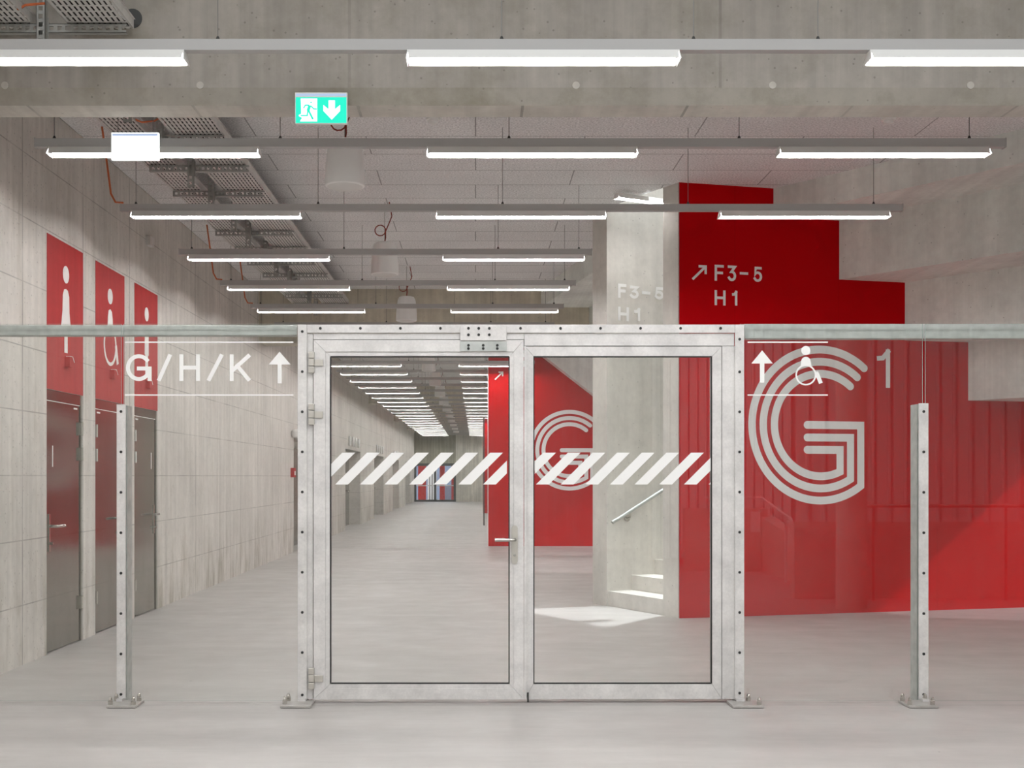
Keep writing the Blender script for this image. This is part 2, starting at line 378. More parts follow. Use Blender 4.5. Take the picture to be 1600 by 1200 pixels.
# block beyond with second G
b2 = MB(); b2.box(.275, 9.5, 25.4, 25.8, 0, HC)
wall2 = struct(b2.build('wall_right_rear', M['red']), 'second red wall with a letter G further down the corridor')
MB().box(.262, .275, 25.395, 25.8, 0, HC).build('edge_trim', M['lightwhite'], wall2)
fl = MB(); fl.prism([(.85, 25.0, 4.6), (1.387, 25.0, 4.08-.0), (2.526, 25.0, 3.2), (4.2, 25.0, 1.9), (4.2, 25.0, 4.6)], (0, .385, 0))
struct(fl.build('trim_stair_soffit', M['tribune']), 'sloping concrete soffit in front of the second red wall')
struct(MB().box(.3, 9.5, 47.8, 48.2, 0, HC).build('wall_right_end', M['red']), 'third red wall edge far down the corridor')
struct(MB().box(2.6, 2.9, 25.8, YF, 0, HC).build('wall_corridor_right', M['farwall']), 'concrete right wall of the far corridor')
fd = tag(MB().box(.24, .275, 36.0, 37.2, 0, 3.3).build('dark_door_leaf', M['dark']), 'dark narrow door leaf edge beside the red wall in the corridor', 'door')
# grandstand soffits -------------------------------------------------
R = Vector((.605, -.796))
prof_s = [(3.20, 12.77), (3.97, 12.96), (4.76, 13.16), (5.545, 13.357), (6.33, 13.55), (6.48, 13.59)]  # last short step, out of view, is shaped to cut the low sun
def tribune(name, base, zs, ext, back, label, offs=None):
    m = MB(); pts = []; b = [Vector(p) for p in base]
    pts.append((b[0], HC+.1))
    for i in range(len(b)-1): pts.append((b[i], zs[i])); pts.append((b[i+1], zs[i]))
    pts.append((b[-1], HC+.1))
    P = [Vector((p.x-back*ext[0], p.y-back*ext[1], z)) for p, z in pts]
    L = ext[2]+back
    m.prism(P, (ext[0]*L, ext[1]*L, 0)); return struct(m.build(name, M['tribune']), label)
tribune('trim_grandstand_soffit', prof_s, [4.295, 3.65, 3.008, 2.352, 1.70], (R.x, R.y, 6.7), .35, 'stepped concrete underside of the grandstand at upper right')
e2 = Vector((-.157, .988)); p2 = Vector((.988, .157)); q0 = Vector((1.78, 15.15))
tribune('trim_grandstand_soffit_rear', [q0+p2*.8*i for i in range(5)], [4.295, 3.65, 3.008, 2.36], (e2.x, e2.y, 4.45), 0.0, 'stepped concrete underside seen left of the stair pier')
# hall on this side of the glass, seen as reflections, with added light-blocking walls ------------------
struct(MB().box(WL-.3, 9.5, -9.2, -9, 0, 5.8).build('wall_sky_screen', M['tribune']), 'added concrete wall behind the camera, keeps bright sky out of the glass')  # added to keep sky haze out of the glass reflections
struct(MB().box(8.8, 9.0, -13, 11.3, 0, 13).build('wall_sun_block', M['pier']), 'added tall concrete wall out of view at right, blocks the low sun')  # unseen wall added to keep the sun off the hall floor
def clad(mb, x0, x1, y, z0, z1, pitch=.2, d=.07):
    x = x0
    while x < x1-.01:
        e = x+pitch; q = [(x, y), (x+.10*pitch, y-d), (x+.22*pitch, y), (x+.80*pitch, y), (x+.82*pitch, y+.02), (e, y+.02), (e, y)]
        n = len(q); mb.add([(a, b, z0) for a, b in q]+[(a, b, z1) for a, b in q], [(k, k+1, k+1+n, k+n) for k in range(n-1)]); x = e
lw_ = MB(); lw_.box(3.9, 8.79, 1.0, 1.2, 0, .94)
struct(lw_.build('wall_hall_low', M['pier']), 'low concrete wall of the hall, reflected in the right-hand glass')
cl = MB(); clad(cl, 3.9, 8.7, 1.12, .94, 5.5); clad(cl, 3.0, 7.2, -4.6, .1, 5.5, .16)
struct(cl.build('wall_hall_cladding', M['clad']), 'white ribbed metal cladding of the hall, reflected in the right-hand glass')
tag(MB().lathe((4.25, 2.3, 0), [(.17, 0), (.17, 5.6)], 24).build('hall_column', M['pier'], smooth=True), 'round column reflected beside the large letter G', 'column')
rp = MB(); rp.prism([(4.5, .08, 0), (4.5, .08, .48), (4.5, -2.95, .86), (4.5, -2.95, 0)], (.2, 0, 0)).box(3.3, 4.6, -3.15, -2.95, 0, .99)
struct(rp.build('wall_ramp_parapet', M['pier']), 'sloping concrete parapet reflected below the large letter G')
gr = thing('ramp_railing', 'bent tube railing reflected below the large letter G', 'railing', (4.4, -.8, 0))
LMB().tube([(3.6, -2.9, 1.16), (4.5, -2.9, 1.16), (4.46, -1.6, .98), (4.44, .68, .64)], .02, 10).build('top_rail', M['white'], gr, smooth=True)
LMB().tube([(4.38, -1.02, 0), (4.38, -1.02, .80), (4.38, -.96, .89), (4.38, -.84, .90), (4.40, .4, .66)], .02, 10).build('loop_post', M['white'], gr, smooth=True)
tag(MB().box(4.33, 4.46, .72, .84, 0, .93).build('gate_post', M['galv'], bevel=.004), 'square post reflected left of the round column', 'post')
tag(MB().box(4.33, 4.48, -2.948, -2.94, .62, .94).build('paper_notice', M['lightwhite']), 'white paper notice reflected beside the bent railing', 'notice')
g2 = thing('wall_railing', 'straight tube rail reflected across the red wall at right', 'railing', (7, 1.4, 1.2))
LMB().tube([(4.6, 1.4, 1.14), (8.78, 1.4, 1.14)], .02, 10).build('rail', M['bolt'], g2, smooth=True)
for x in (4.8, 6.4, 8.0): LMB().tube([(x, 1.4, 0), (x, 1.4, 1.13)], .015, 8).build('post', M['bolt'], g2)

# ------------------------------------------------------------------ glyph strokes
def arc(cx, cy, rx, ry, a0, a1, n=24):
    return [(cx+rx*math.cos(math.radians(a0+(a1-a0)*i/n)), cy+ry*math.sin(math.radians(a0+(a1-a0)*i/n))) for i in range(n+1)]
GL = {
 'H': [[(0, 0), (0, 1)], [(1, 0), (1, 1)], [(0, .5), (1, .5)]],
 'K': [[(0, 0), (0, 1)], [(1, 1), (.02, .36)], [(.34, .58), (1, 0)]],
 '/': [[(0, 0), (1, 1)]],
 'F': [[(0, 0), (0, 1), (1, 1)], [(0, .5), (.88, .5)]],
 '-': [[(0, .5), (1, .5)]],
 '1': [[(1, 0), (1, 1)], [(0, .80), (.42, .81), (1, 1)]],
 'G': [arc(.5, .5, .5, .5, 42, 330, 40), [(.5, .46), (1, .46), (1, 0)]],
 '3': [[(.03, 1), (.95, 1), (.42, .62)]+arc(.47, .31, .5, .31, 88, -150, 18)],
 '5': [[(.92, 1), (.16, 1), (.06, .50)]+arc(.46, .32, .52, .32, 128, -150, 18)],
}
class Plane:      # maps metric (u,v) on a surface to the world; n points to the viewer
    def __init__(s, o, u, v, n): s.o, s.u, s.v, s.n = Vector(o), Vector(u).normalized(), Vector(v).normalized(), Vector(n).normalized()
    def __call__(s, u, v, h=0): return s.o+s.u*u+s.v*v+s.n*h
JIT = [0]
def stroke(mb, pl, pts, wd, h0, h1, cap='square'):
    JIT[0] += 1; h1 = h1+(JIT[0] % 5)*.00012
    P = [Vector(p) for p in pts]; n = len(P); h = wd/2
    dirs = [(P[i+1]-P[i]).normalized() for i in range(n-1)]
    if cap == 'square': P[0] = P[0]-dirs[0]*h; P[-1] = P[-1]+dirs[-1]*h
    L, Rr = [], []
    for i in range(n):
        d0 = dirs[max(i-1, 0)]; d1 = dirs[min(i, n-2)]
        nn = (Vector((-d0.y, d0.x))+Vector((-d1.y, d1.x))).normalized()
        k = h/max(.45, nn.dot(Vector((-d1.y, d1.x))))
        L.append(P[i]+nn*k); Rr.append(P[i]-nn*k)
    vs = [pl(p.x, p.y, h1) for p in L]+[pl(p.x, p.y, h1) for p in Rr]+[pl(p.x, p.y, h0) for p in L]+[pl(p.x, p.y, h0) for p in Rr]
    fs = []
    for i in range(n-1): fs += [(i, i+1, n+i+1, n+i), (i, i+1, 2*n+i+1, 2*n+i), (n+i, n+i+1, 3*n+i+1, 3*n+i)]
    fs += [(0, n, 3*n, 2*n), (n-1, 2*n-1, 4*n-1, 3*n-1)]
    mb.add(vs, fs)
    if cap == 'round':
        for e, d in ((P[0], -dirs[0]), (P[-1], dirs[-1])): poly(mb, pl, [(e.x+h*math.cos(t), e.y+h*math.sin(t)) for t in [math.atan2(d.y, d.x)-math.pi/2+math.pi*k/10 for k in range(11)]], h0, h1)
def poly(mb, pl, pts, h0, h1):
    JIT[0] += 1; h1 = h1+(JIT[0] % 5)*.00012; n = len(pts); mb.add([pl(a, b, h1) for a, b in pts]+[pl(a, b, h0) for a, b in pts], [tuple(range(n))]+[(i, (i+1) % n, n+(i+1) % n, n+i) for i in range(n)])
def glyph(mb, pl, ch, u0, u1, v0, v1, wd, h0, h1):
    h = wd/2; W, H = (u1-u0-wd), (v1-v0-wd)
    if ch == '-': v0, H = (v0+v1)/2-h-.0, 0
    cap = 'square'
    for pts in GL[ch]:
        stroke(mb, pl, [(u0+h+p[0]*W, v0+h+(p[1]*H if H else 0)) for p in pts], wd, h0, h1, cap)
def up_arrow(mb, pl, u0, u1, v0, v1, wd, h0, h1, head=.46):
    m = (u0+u1)/2; vh = v1-(v1-v0)*head*.88
    poly(mb, pl, [(u0, vh), (u1, vh), (m, v1)], h0, h1); poly(mb, pl, [(m-wd/2, v0), (m+wd/2, v0), (m+wd/2, vh+.001), (m-wd/2, vh+.001)], h0, h1)
def diag_arrow(mb, pl, u0, u1, v0, v1, wd, h0, h1):
    stroke(mb, pl, [(u0+wd*.3, v0+wd*.3), (u1-wd*.7, v1-wd*.7)], wd, h0, h1); L = (u1-u0)*.5
    stroke(mb, pl, [(u1-L, v1-wd/2), (u1-wd/2, v1-wd/2), (u1-wd/2, v1-L)], wd, h0, h1)
def circ(cx, cy, r, n=28): return [(cx+r*math.cos(2*math.pi*k/n), cy+r*math.sin(2*math.pi*k/n)) for k in range(n)]
def wheelchair(mb, pl, cx, cy, s, h0, h1):      # s = scale, ring radius .2*s
    poly(mb, pl, circ(cx, cy+.47*s, .088*s), h0, h1)
    poly(mb, pl, [(cx-.10*s, cy+.17*s), (cx+.10*s, cy+.17*s), (cx+.09*s, cy+.27*s)]+[(cx+.085*s*math.cos(t), cy+.275*s+.075*s*math.sin(t)) for t in [math.pi*k/8 for k in range(1, 8)]]+[(cx-.09*s, cy+.27*s)], h0, h1)
    stroke(mb, pl, arc(cx, cy, .185*s, .185*s, 90, 450, 36), .03*s, h0, h1, 'butt')
    stroke(mb, pl, [(cx+.20*s, cy+.06*s), (cx+.29*s, cy-.16*s)], .075*s, h0, h1, 'butt')
def person_man(mb, pl, cx, top, h0, h1):
    poly(mb, pl, circ(cx, top+.125, .076), h0, h1)
    poly(mb, pl, [(cx-.075, top-.32), (cx+.075, top-.32), (cx+.075, top-.06), (cx+.05, top-.01), (cx, top), (cx-.05, top-.01), (cx-.075, top-.06)], h0, h1)
    poly(mb, pl, [(cx-.05, top-.56), (cx+.05, top-.56), (cx+.05, top-.319), (cx-.05, top-.319)], h0, h1)
def person_woman(mb, pl, cx, top, h0, h1):
    poly(mb, pl, circ(cx, top+.125, .076), h0, h1)
    poly(mb, pl, [(cx-.125, top-.36), (cx+.125, top-.36), (cx+.085, top-.2), (cx+.078, top-.06), (cx+.045, top-.01), (cx, top), (cx-.045, top-.01), (cx-.078, top-.06), (cx-.085, top-.2)], h0, h1)
    poly(mb, pl, [(cx-.038, top-.56), (cx+.038, top-.56), (cx+.038, top-.359), (cx-.038, top-.359)], h0, h1)
def bigG(pl, parent):      # origin = centre of the arc circle, 1.73 m tall
    w_ = .085
    for k, (r, x, yb) in enumerate(((.8225, .487, 0.0), (.690, .361, -.136), (.558, .233, -.270))):
        a = -math.degrees(math.acos(x/r))+360
        pts = arc(0, 0, r, r, 50, a, 64)
        mb = MB(); stroke(mb, pl, pts[:-1]+[(x, r*math.sin(math.radians(a))), (x, yb), (-.165, yb)], w_, .0005, .004, 'round')
        mb.build('letter_stroke', M['paint'], parent)

# signs painted on the red walls
prw = Plane(P3(C0-RN*.012, 0), P3(RD, 0), (0, 0, 1), P3(-RN, 0))
def rs(px):      # image column -> distance along the red wall
    k = (px-VX)/F; return (k*(C0.y)-C0.x)/(RD.x-k*RD.y)
def rz(px, py): return Z(py, (C0+RD*rs(px)).y)
gx = rs(1168.3)+.865
class Off(Plane):
    def __init__(s, pl, u, v): Plane.__init__(s, pl(u, v), pl.u, pl.v, pl.n)
bigG(Off(prw, gx, rz(1260, 664)), wall_right)
one = MB(); glyph(one, prw, '1', rs(1369), rs(1389.5), rz(1380, 606), rz(1380, 546), .052, .0005, .004); one.build('number_one', M['paint'], wall_right)
def wayfinding(pl, U, V, parent, items, wd, arrow=None):
    mb = MB()
    for ch, x0, x1, y1, y0 in items: glyph(mb, pl, ch, U(x0), U(x1), V(x0, y0), V(x0, y1), wd, .0005, .003)
    if arrow: diag_arrow(mb, pl, U(arrow[0]), U(arrow[1]), V(arrow[0], arrow[3]), V(arrow[0], arrow[2]), wd*.95, .0005, .003)
    mb.build('lettering', M['lightwhite'], parent)
wayfinding(prw, rs, rz, wall_right, [('F', 1115.7, 1130, 414, 438.7), ('3', 1136, 1149.5, 415, 439.3), ('-', 1155, 1168, 415, 439.5), ('5', 1176.5, 1190, 417, 440.5),
    ('H', 1115.7, 1132.7, 453.5, 477), ('1', 1143, 1151, 454.5, 477.5)], .027, (1081.5, 1103.5, 414, 436.5))
# stair side wall lettering
psw = Plane(P3(Ca, 0), P3(D, 0), (0, 0, 1), P3(-B, 0))
def ss(px):
    k = (px-VX)/F; return (k*Ca.y-Ca.x)/(D.x-k*D.y)
def sz(px, py): return Z(py, (Ca+D*ss(px)).y)
wayfinding(psw, ss, sz, stairwall, [('F', 965.6, 978.5, 443, 465), ('3', 984, 998, 446, 466), ('-', 1003, 1016, 447, 467), ('5', 1023, 1036.5, 448, 467.5),
    ('H', 965.6, 982.5, 479, 501), ('1', 991, 1000, 481, 501.5)], .034)
# second red wall
pr2 = Plane((0, 25.395, 0), (1, 0, 0), (0, 0, 1), (0, -1, 0))
bigG(Off(pr2, 1.15+.865, 1.5+.557), wall2)
mb = MB(); diag_arrow(mb, pr2, X(773.5, 25.4), X(786.5, 25.4), Z(593, 25.4), Z(580.5, 25.4), .03, .0005, .004); mb.build('arrow_symbol', M['lightwhite'], wall2)
# toilet panels
plw = Plane((WL, 0, 0), (0, 1, 0), (0, 0, 1), (1, 0, 0))
for i, (a, b, h, d) in enumerate(openings):
    MB().box(WL, WL+.003, a, b, h+.0, 3.54).build('painted_panel', M['redpaint'], wall_left)
    mb = MB(); c = (a+b)/2
    if i == 0: person_woman(mb, plw, c, 3.14, .003, .006)
    elif i == 1:
        poly(mb, plw, circ(c-.02, 3.265, .076), .003, .006)
        poly(mb, plw, [(c-.11, 2.90), (c+.07, 2.90), (c+.055, 3.05), (c+.03, 3.12), (c-.02, 3.14), (c-.07, 3.12), (c-.09, 3.05)], .003, .006)
        stroke(mb, plw, arc(c-.02, 2.785, .185, .185, 110, 405, 40), .034, .003, .006, 'butt')
        stroke(mb, plw, [(c+.165, 2.80), (c+.225, 2.62)], .06, .003, .006, 'butt')
    else: person_man(mb, plw, c, 3.14, .003, .006)
    mb.build('toilet_symbol', M['lightwhite'], wall_left)
    who = ['woman', 'wheelchair', 'man'][i]
    bx = thing('door_indicator_box', 'small red wedge-shaped box on the wall under the %s symbol' % who, 'sign box', (WL, c, 2.5), 'indicator boxes over the toilet doors')
    LMB().prism([(WL+.003, c-.03, 2.455), (WL+.003, c+.04, 2.455), (WL+.003, c+.085, 2.50), (WL+.003, c+.04, 2.545), (WL+.003, c-.03, 2.545)], (.045, 0, 0)).build('housing', M['redpaint'], bx)
    LMB().prism([(WL+.003, c+.005, 2.546), (WL+.003, c+.042, 2.546), (WL+.003, c+.087, 2.501), (WL+.003, c+.092, 2.506), (WL+.003, c+.045, 2.552), (WL+.003, c+.005, 2.552)], (.047, 0, 0)).build('painted_lit_edge', M['lightwhite'], bx)  # white strip imitates light on the sloped top of the box

# toilet doors
for i, (a, b, h, d) in enumerate(openings):
    dr = thing('toilet_door', 'tall bronze-grey metal door below the red panel with the %s symbol' % ['woman', 'wheelchair', 'man'][i], 'door', (WL-.06, (a+b)/2, 0), 'metal toilet doors in the left wall')
    x = WL-.07
    LMB().box(x, WL-.012, a, a+.035, 0, h).box(x, WL-.012, b-.035, b, 0, h).box(x, WL-.012, a+.035, b-.035, h-.09, h).build('frame', M['doorsteel'], dr)
    LMB().box(x+.002, WL-.018, a+.04, b-.04, .012, h-.095).build('leaf', M['doorsteel'], dr)
    LMB().box(WL-.018, WL-.014, a+.04, b-.04, h-.098, h-.092).build('gap_seal', M['lightwhite'], dr)
    hy = a+.10 if i == 0 else b-.10; s_ = 1 if i == 0 else -1; ky = b-.03 if i == 0 else a+.03
    hd = LMB().tube([(WL-.018, hy, 1.075), (WL+.05, hy, 1.075), (WL+.052, hy+s_*.02, 1.075), (WL+.052, hy+s_*.19, 1.075)], .0125, 10).build('handle', M['bolt'], dr, smooth=True)
    LMB().box(WL-.018, WL-.008, hy-.016, hy+.016, .86, 1.18).build('lock_plate', M['bolt'], hd)
    LMB().tube([(WL-.01, hy, .93), (WL+.02, hy, .93)], .012, 10).build('cylinder', M['bolt'], hd)
    for z in (.35, 1.70, 1.93):
        LMB().box(WL-.02, WL-.002, ky-.02, ky+.02, z-.055, z+.055).tube([(WL+.004, ky, z-.06), (WL+.004, ky, z+.06)], .011, 8).build('hinge', M['bolt'], dr)
    if i != 1: LMB().box(WL-.018, WL-.015, (a+.18 if i == 0 else b-.20), (a+.195 if i == 0 else b-.185), 1.58, 1.76).build('white_strip', M['lightwhite'], dr)  # narrow upright white strip on the leaf
    LMB().box(WL-.018, WL-.015, (b-.19 if i == 0 else a+.10), (b-.10 if i == 0 else a+.19), h-.135, h-.120).build('name_plate', M['lightwhite'], dr)
# niches: doors at the back and short white cylinders above
for i, (a, b, h, d) in enumerate(niches):
    nd = thing('niche_door', 'dark door recessed in the %s wall niche down the corridor' % ORD[i], 'door', (WL-d, a+1.2, 0), 'doors in the corridor niches')
    LMB().box(WL-d, WL-d+.04, a+.4, b-.25, 0, 2.1).build('leaf', M['doorsteel'], nd)
    LMB().tube([(WL-d+.04, b-.6, 1.05), (WL-d+.1, b-.6, 1.05), (WL-d+.1, b-.8, 1.05)], .014, 8).build('handle', M['bolt'], nd)
    if i in (1, 2, 3):
        for k in range(4):
            yy = a+.75+k*.85
            tag(MB().lathe((WL+.045, yy, h+.10), [(.03, 0), (.036, .008), (.036, .262), (.03, .27)], 14).build('wall_cylinder', M['white'], smooth=True),
                '%s of four short white cylinders above the %s corridor niche' % (ORD[k], ORD[i]), 'cylinder', 'white cylinders above the niches')
fb_ = thing('fire_alarm_box', 'small red box on the left wall beside the glass partition post', 'alarm box', (WL, 23.1, 1.56))
LMB().box(WL, WL+.07, 23.0, 23.2, 1.48, 1.66).build('housing', M['redpaint'], fb_)
LMB().box(WL+.07, WL+.075, 23.04, 23.16, 1.52, 1.6).build('cover', M['lightwhite'], fb_)
tag(MB().lathe((WL+.1, 23.1, 2.32), [(.04, -.08), (.09, -.06), (.11, 0), (.09, .07), (.03, .1)], 16).build('wall_siren', M['white'], smooth=True), 'round white siren on the left wall above the niche', 'siren')
tag(MB().box(WL, WL+.05, 12.9, 13.05, 4.02, 4.12).build('wall_socket_box', M['zinc']), 'small grey box high on the left wall beyond the panels', 'socket')
wv = MB(); wv.box(WL, WL+.01, 15.9, 16.3, 3.9, 4.25)

# ------------------------------------------------------------------ glass partition
YG = 7.85
def screw(parent, x, y, z, r=.008):
    return LMB().tube([(x, y, z), (x, y-.005, z)], r, 8).build('screw', M['dark'], parent)
_sc = None
def screws(parent, pts):
    global _sc
    base = Vector(parent.location); p = parent.parent
    while p: base += Vector(p.location); p = p.parent
    if _sc is None:
        m = MB(); m.tube([(0, 0, 0), (0, -.003, 0)], .0095, 10); m.cur = 1; m.tube([(0, -.003, 0), (0, -.006, 0)], .006, 6)
        _sc = m.mesh('screw', [M['dark'], M['black']])
    for q in pts:
        o = bpy.data.objects.new('screw', _sc); C.objects.link(o); o.parent = parent; o.location = Vector(q)-base
def base_plate(parent, x0, x1, bolts):
    pl_ = LMB().box(x0, x1, 7.645, 7.845, .003, .018).build('base_plate', M['plate'], parent, bevel=.002)
    for bx_, by in bolts:
        LMB().lathe((bx_, by, .018), [(.016, 0), (.016, .022), (.013, .024), (.013, .032), (.009, .045), (.003, .05)], 6).build('anchor_bolt', M['bolt'], pl_)
def X8(px): return X(px, 7.82)
def Z8(py): return Z(py, 7.82)
for side, (a, b, top, pa, pb) in {'left': (182, 196, 632, -2.385, -2.195), 'right': (1436, 1451, 630, 2.80, 2.99)}.items():
    p = thing('partition_post', 'short galvanised steel post bolted to the floor at the %s of the door' % side, 'post', ((X8(a)+X8(b))/2, 7.9, 0), 'posts of the glass partition')
    LMB().box(X8(a)+.003, X8(b)-.003, 7.868, 7.985, .0, Z8(top)-.003).build('post_tube', M['galvrail'], p, bevel=.003)
    cb = LMB().box(X8(a), X8(b), 7.822, 7.834, .03, Z8(top)).build('cover_bar', M['galv'], p, bevel=.0015)
    LMB().box(X8(a)+.01, X8(b)-.01, 7.78, 7.985, .003, .035).build('shoe', M['galv'], p)
    cx = (X8(a)+X8(b))/2
    screws(cb, [(cx, 7.822, Z8(643+(1085-643)/7*k)) for k in range(8)])
    base_plate(p, pa, pb, [(pa+.016, 7.68), (pb-.025, 7.68), (pb-.025, 7.81), (pa+.016, 7.81)])
# rails behind the glass
for side, (x0, x1, y0, y1) in {'left': (-80, 464, 508, 524), 'right': (1163, 1790, 506, 529)}.items():
    yy = 7.88
    r_ = LMB().box(max(WL, X(x0, yy)), X(x1, yy), yy, yy+.09, Z(y1, yy), Z(y0, yy)).build('glazing_rail', M['galvrail'], bevel=.004)
    tag(r_, 'horizontal galvanised rail along the top of the %s glass panels' % side, 'rail')
# panes
ztop = Z(506.5, 7.85); 
def pane(name, x0, x1, z0, z1, y=7.838, th=.012, parent=None):
    m = LMB(); m.box(x0, x1, y, y+th, z0, z1); m.mi = [1, 1, 0, 0, 1, 1]; return m.build(name, [M['glass'], M['edge']], parent)
pA = pane('glass_panel', WL+.005, X(190, 7.85), .012, ztop); tag(pA, 'clear glass panel between the left wall and the left post', 'glass panel', 'panels of the glass partition')
pB = pane('glass_panel', X(194, 7.85), X(472, 7.85), .012, ztop); tag(pB, 'clear glass panel lettered G/H/K with an arrow, left of the door', 'glass panel', 'panels of the glass partition')
pC = pane('glass_panel', X(1156, 7.85), X(1441, 7.85), .012, ztop); tag(pC, 'clear glass panel with arrow and wheelchair symbol, right of the door', 'glass panel', 'panels of the glass partition')
pD = pane('glass_panel', X(1445, 7.85), 4.9, .012, ztop); tag(pD, 'plain clear glass panel at the right edge of the picture', 'glass panel', 'panels of the glass partition')
pg = Plane((0, 7.838, 0), (1, 0, 0), (0, 0, 1), (0, -1, 0))
def XG(px): return X(px, 7.838)
def ZG(py): return Z(py, 7.838)
H0, H1 = .0004, .0016
def lines_(parent, x0, x1):
    for py in (534.7, 617.2):
        m = MB(); poly(m, pg, [(XG(x0), ZG(py+1)), (XG(x1), ZG(py+1)), (XG(x1), ZG(py-1)), (XG(x0), ZG(py-1))], H0, H1)
        m.build('border_line', M['lightwhite'], parent)
lines_(pB, 195, 458.5); lines_(pC, 1168, 1293.5)
m = MB()
for ch, x0, x1 in (('G', 197, 237), ('/', 246, 268), ('H', 280.5, 312.5), ('/', 324, 348.5), ('K', 359, 391)):
    glyph(m, pg, ch, XG(x0), XG(x1), ZG(595.3), ZG(553.5), .026, H0, H1)
m.build('lettering', M['lightwhite'], pB)
m = MB(); up_arrow(m, pg, XG(420), XG(454), ZG(599), ZG(549.5), .027, H0, H1); m.build('arrow_symbol', M['lightwhite'], pB)
m = MB(); up_arrow(m, pg, XG(1174), XG(1207.5), ZG(598), ZG(547.5), .030, H0, H1); m.build('arrow_symbol', M['lightwhite'], pC)
m = MB(); wheelchair(m, pg, XG(1259), ZG(586), .345, H0, H1); m.build('wheelchair_symbol', M['lightwhite'], pC)

# door frame
fr = thing('door_frame', 'pale galvanised steel frame around the double glass door', 'door frame', (X8(814), 7.85, 0))
FY0, FY1 = 7.835, 7.93
sc_ = lambda x0, x1, y0, y1, a, b, name, mt, par, bev=.0015: LMB().box(X8(x0), X8(x1), a, b, Z8(y1), Z8(y0)).build(name, mt, par, bevel=bev)
sc_(468, 488.6, 520.5, 1093, FY0, FY1, 'jamb', M['galv'], fr)
sc_(1129, 1160, 540.5, 1093, FY0, FY1, 'jamb', M['galv'], fr)
sc_(489.3, 819, 520.5, 530, FY0, FY1, 'head', M['galv'], fr)
sc_(819.3, 1148, 520.5, 540, FY0, FY1, 'head', M['galv'], fr)
for (x0, x1) in ((465, 479.5), (1148.5, 1163)):
    cb = sc_(x0, x1, 507, 1094, 7.822, 7.8345, 'cover_bar', M['galv'], fr)
    c = (X8(x0)+X8(x1))/2; y0 = 518 if x0 < 500 else 530
    ys = [y0+62.7*k for k in range(9)]+[1086] if x0 < 500 else [530, 581]+[643.5+62.7*k for k in range(7)]+[1083]
    screws(cb, [(c, 7.822, Z8(v)) for v in ys])
    LMB().box(X8(x0)+.004, X8(x1)-.004, 7.79, 7.93, .003, .035).build('shoe', M['galv'], fr)
cb = sc_(479.8, 1148.2, 507, 520, 7.822, 7.8345, 'cover_bar', M['galv'], fr)
screws(cb, [(X8(500.5+62.55*k), 7.822, Z8(513)) for k in range(11) if k != 4])
base_plate(fr, -1.262, -1.065, [(-1.24, 7.70), (-1.235, 7.81)])
base_plate(fr, 1.66, 1.862, [(1.84, 7.68), (1.80, 7.81)])
cp = LMB().box(X8(719), X8(791.5), 7.806, 7.8215, Z8(532.5), Z8(510)).build('closer_plate', M['galv'], fr, bevel=.0015)
screws(cp, [(X8(a), 7.806, Z8(b)) for a in (732, 748, 764.5) for b in (513.5, 523.5)])
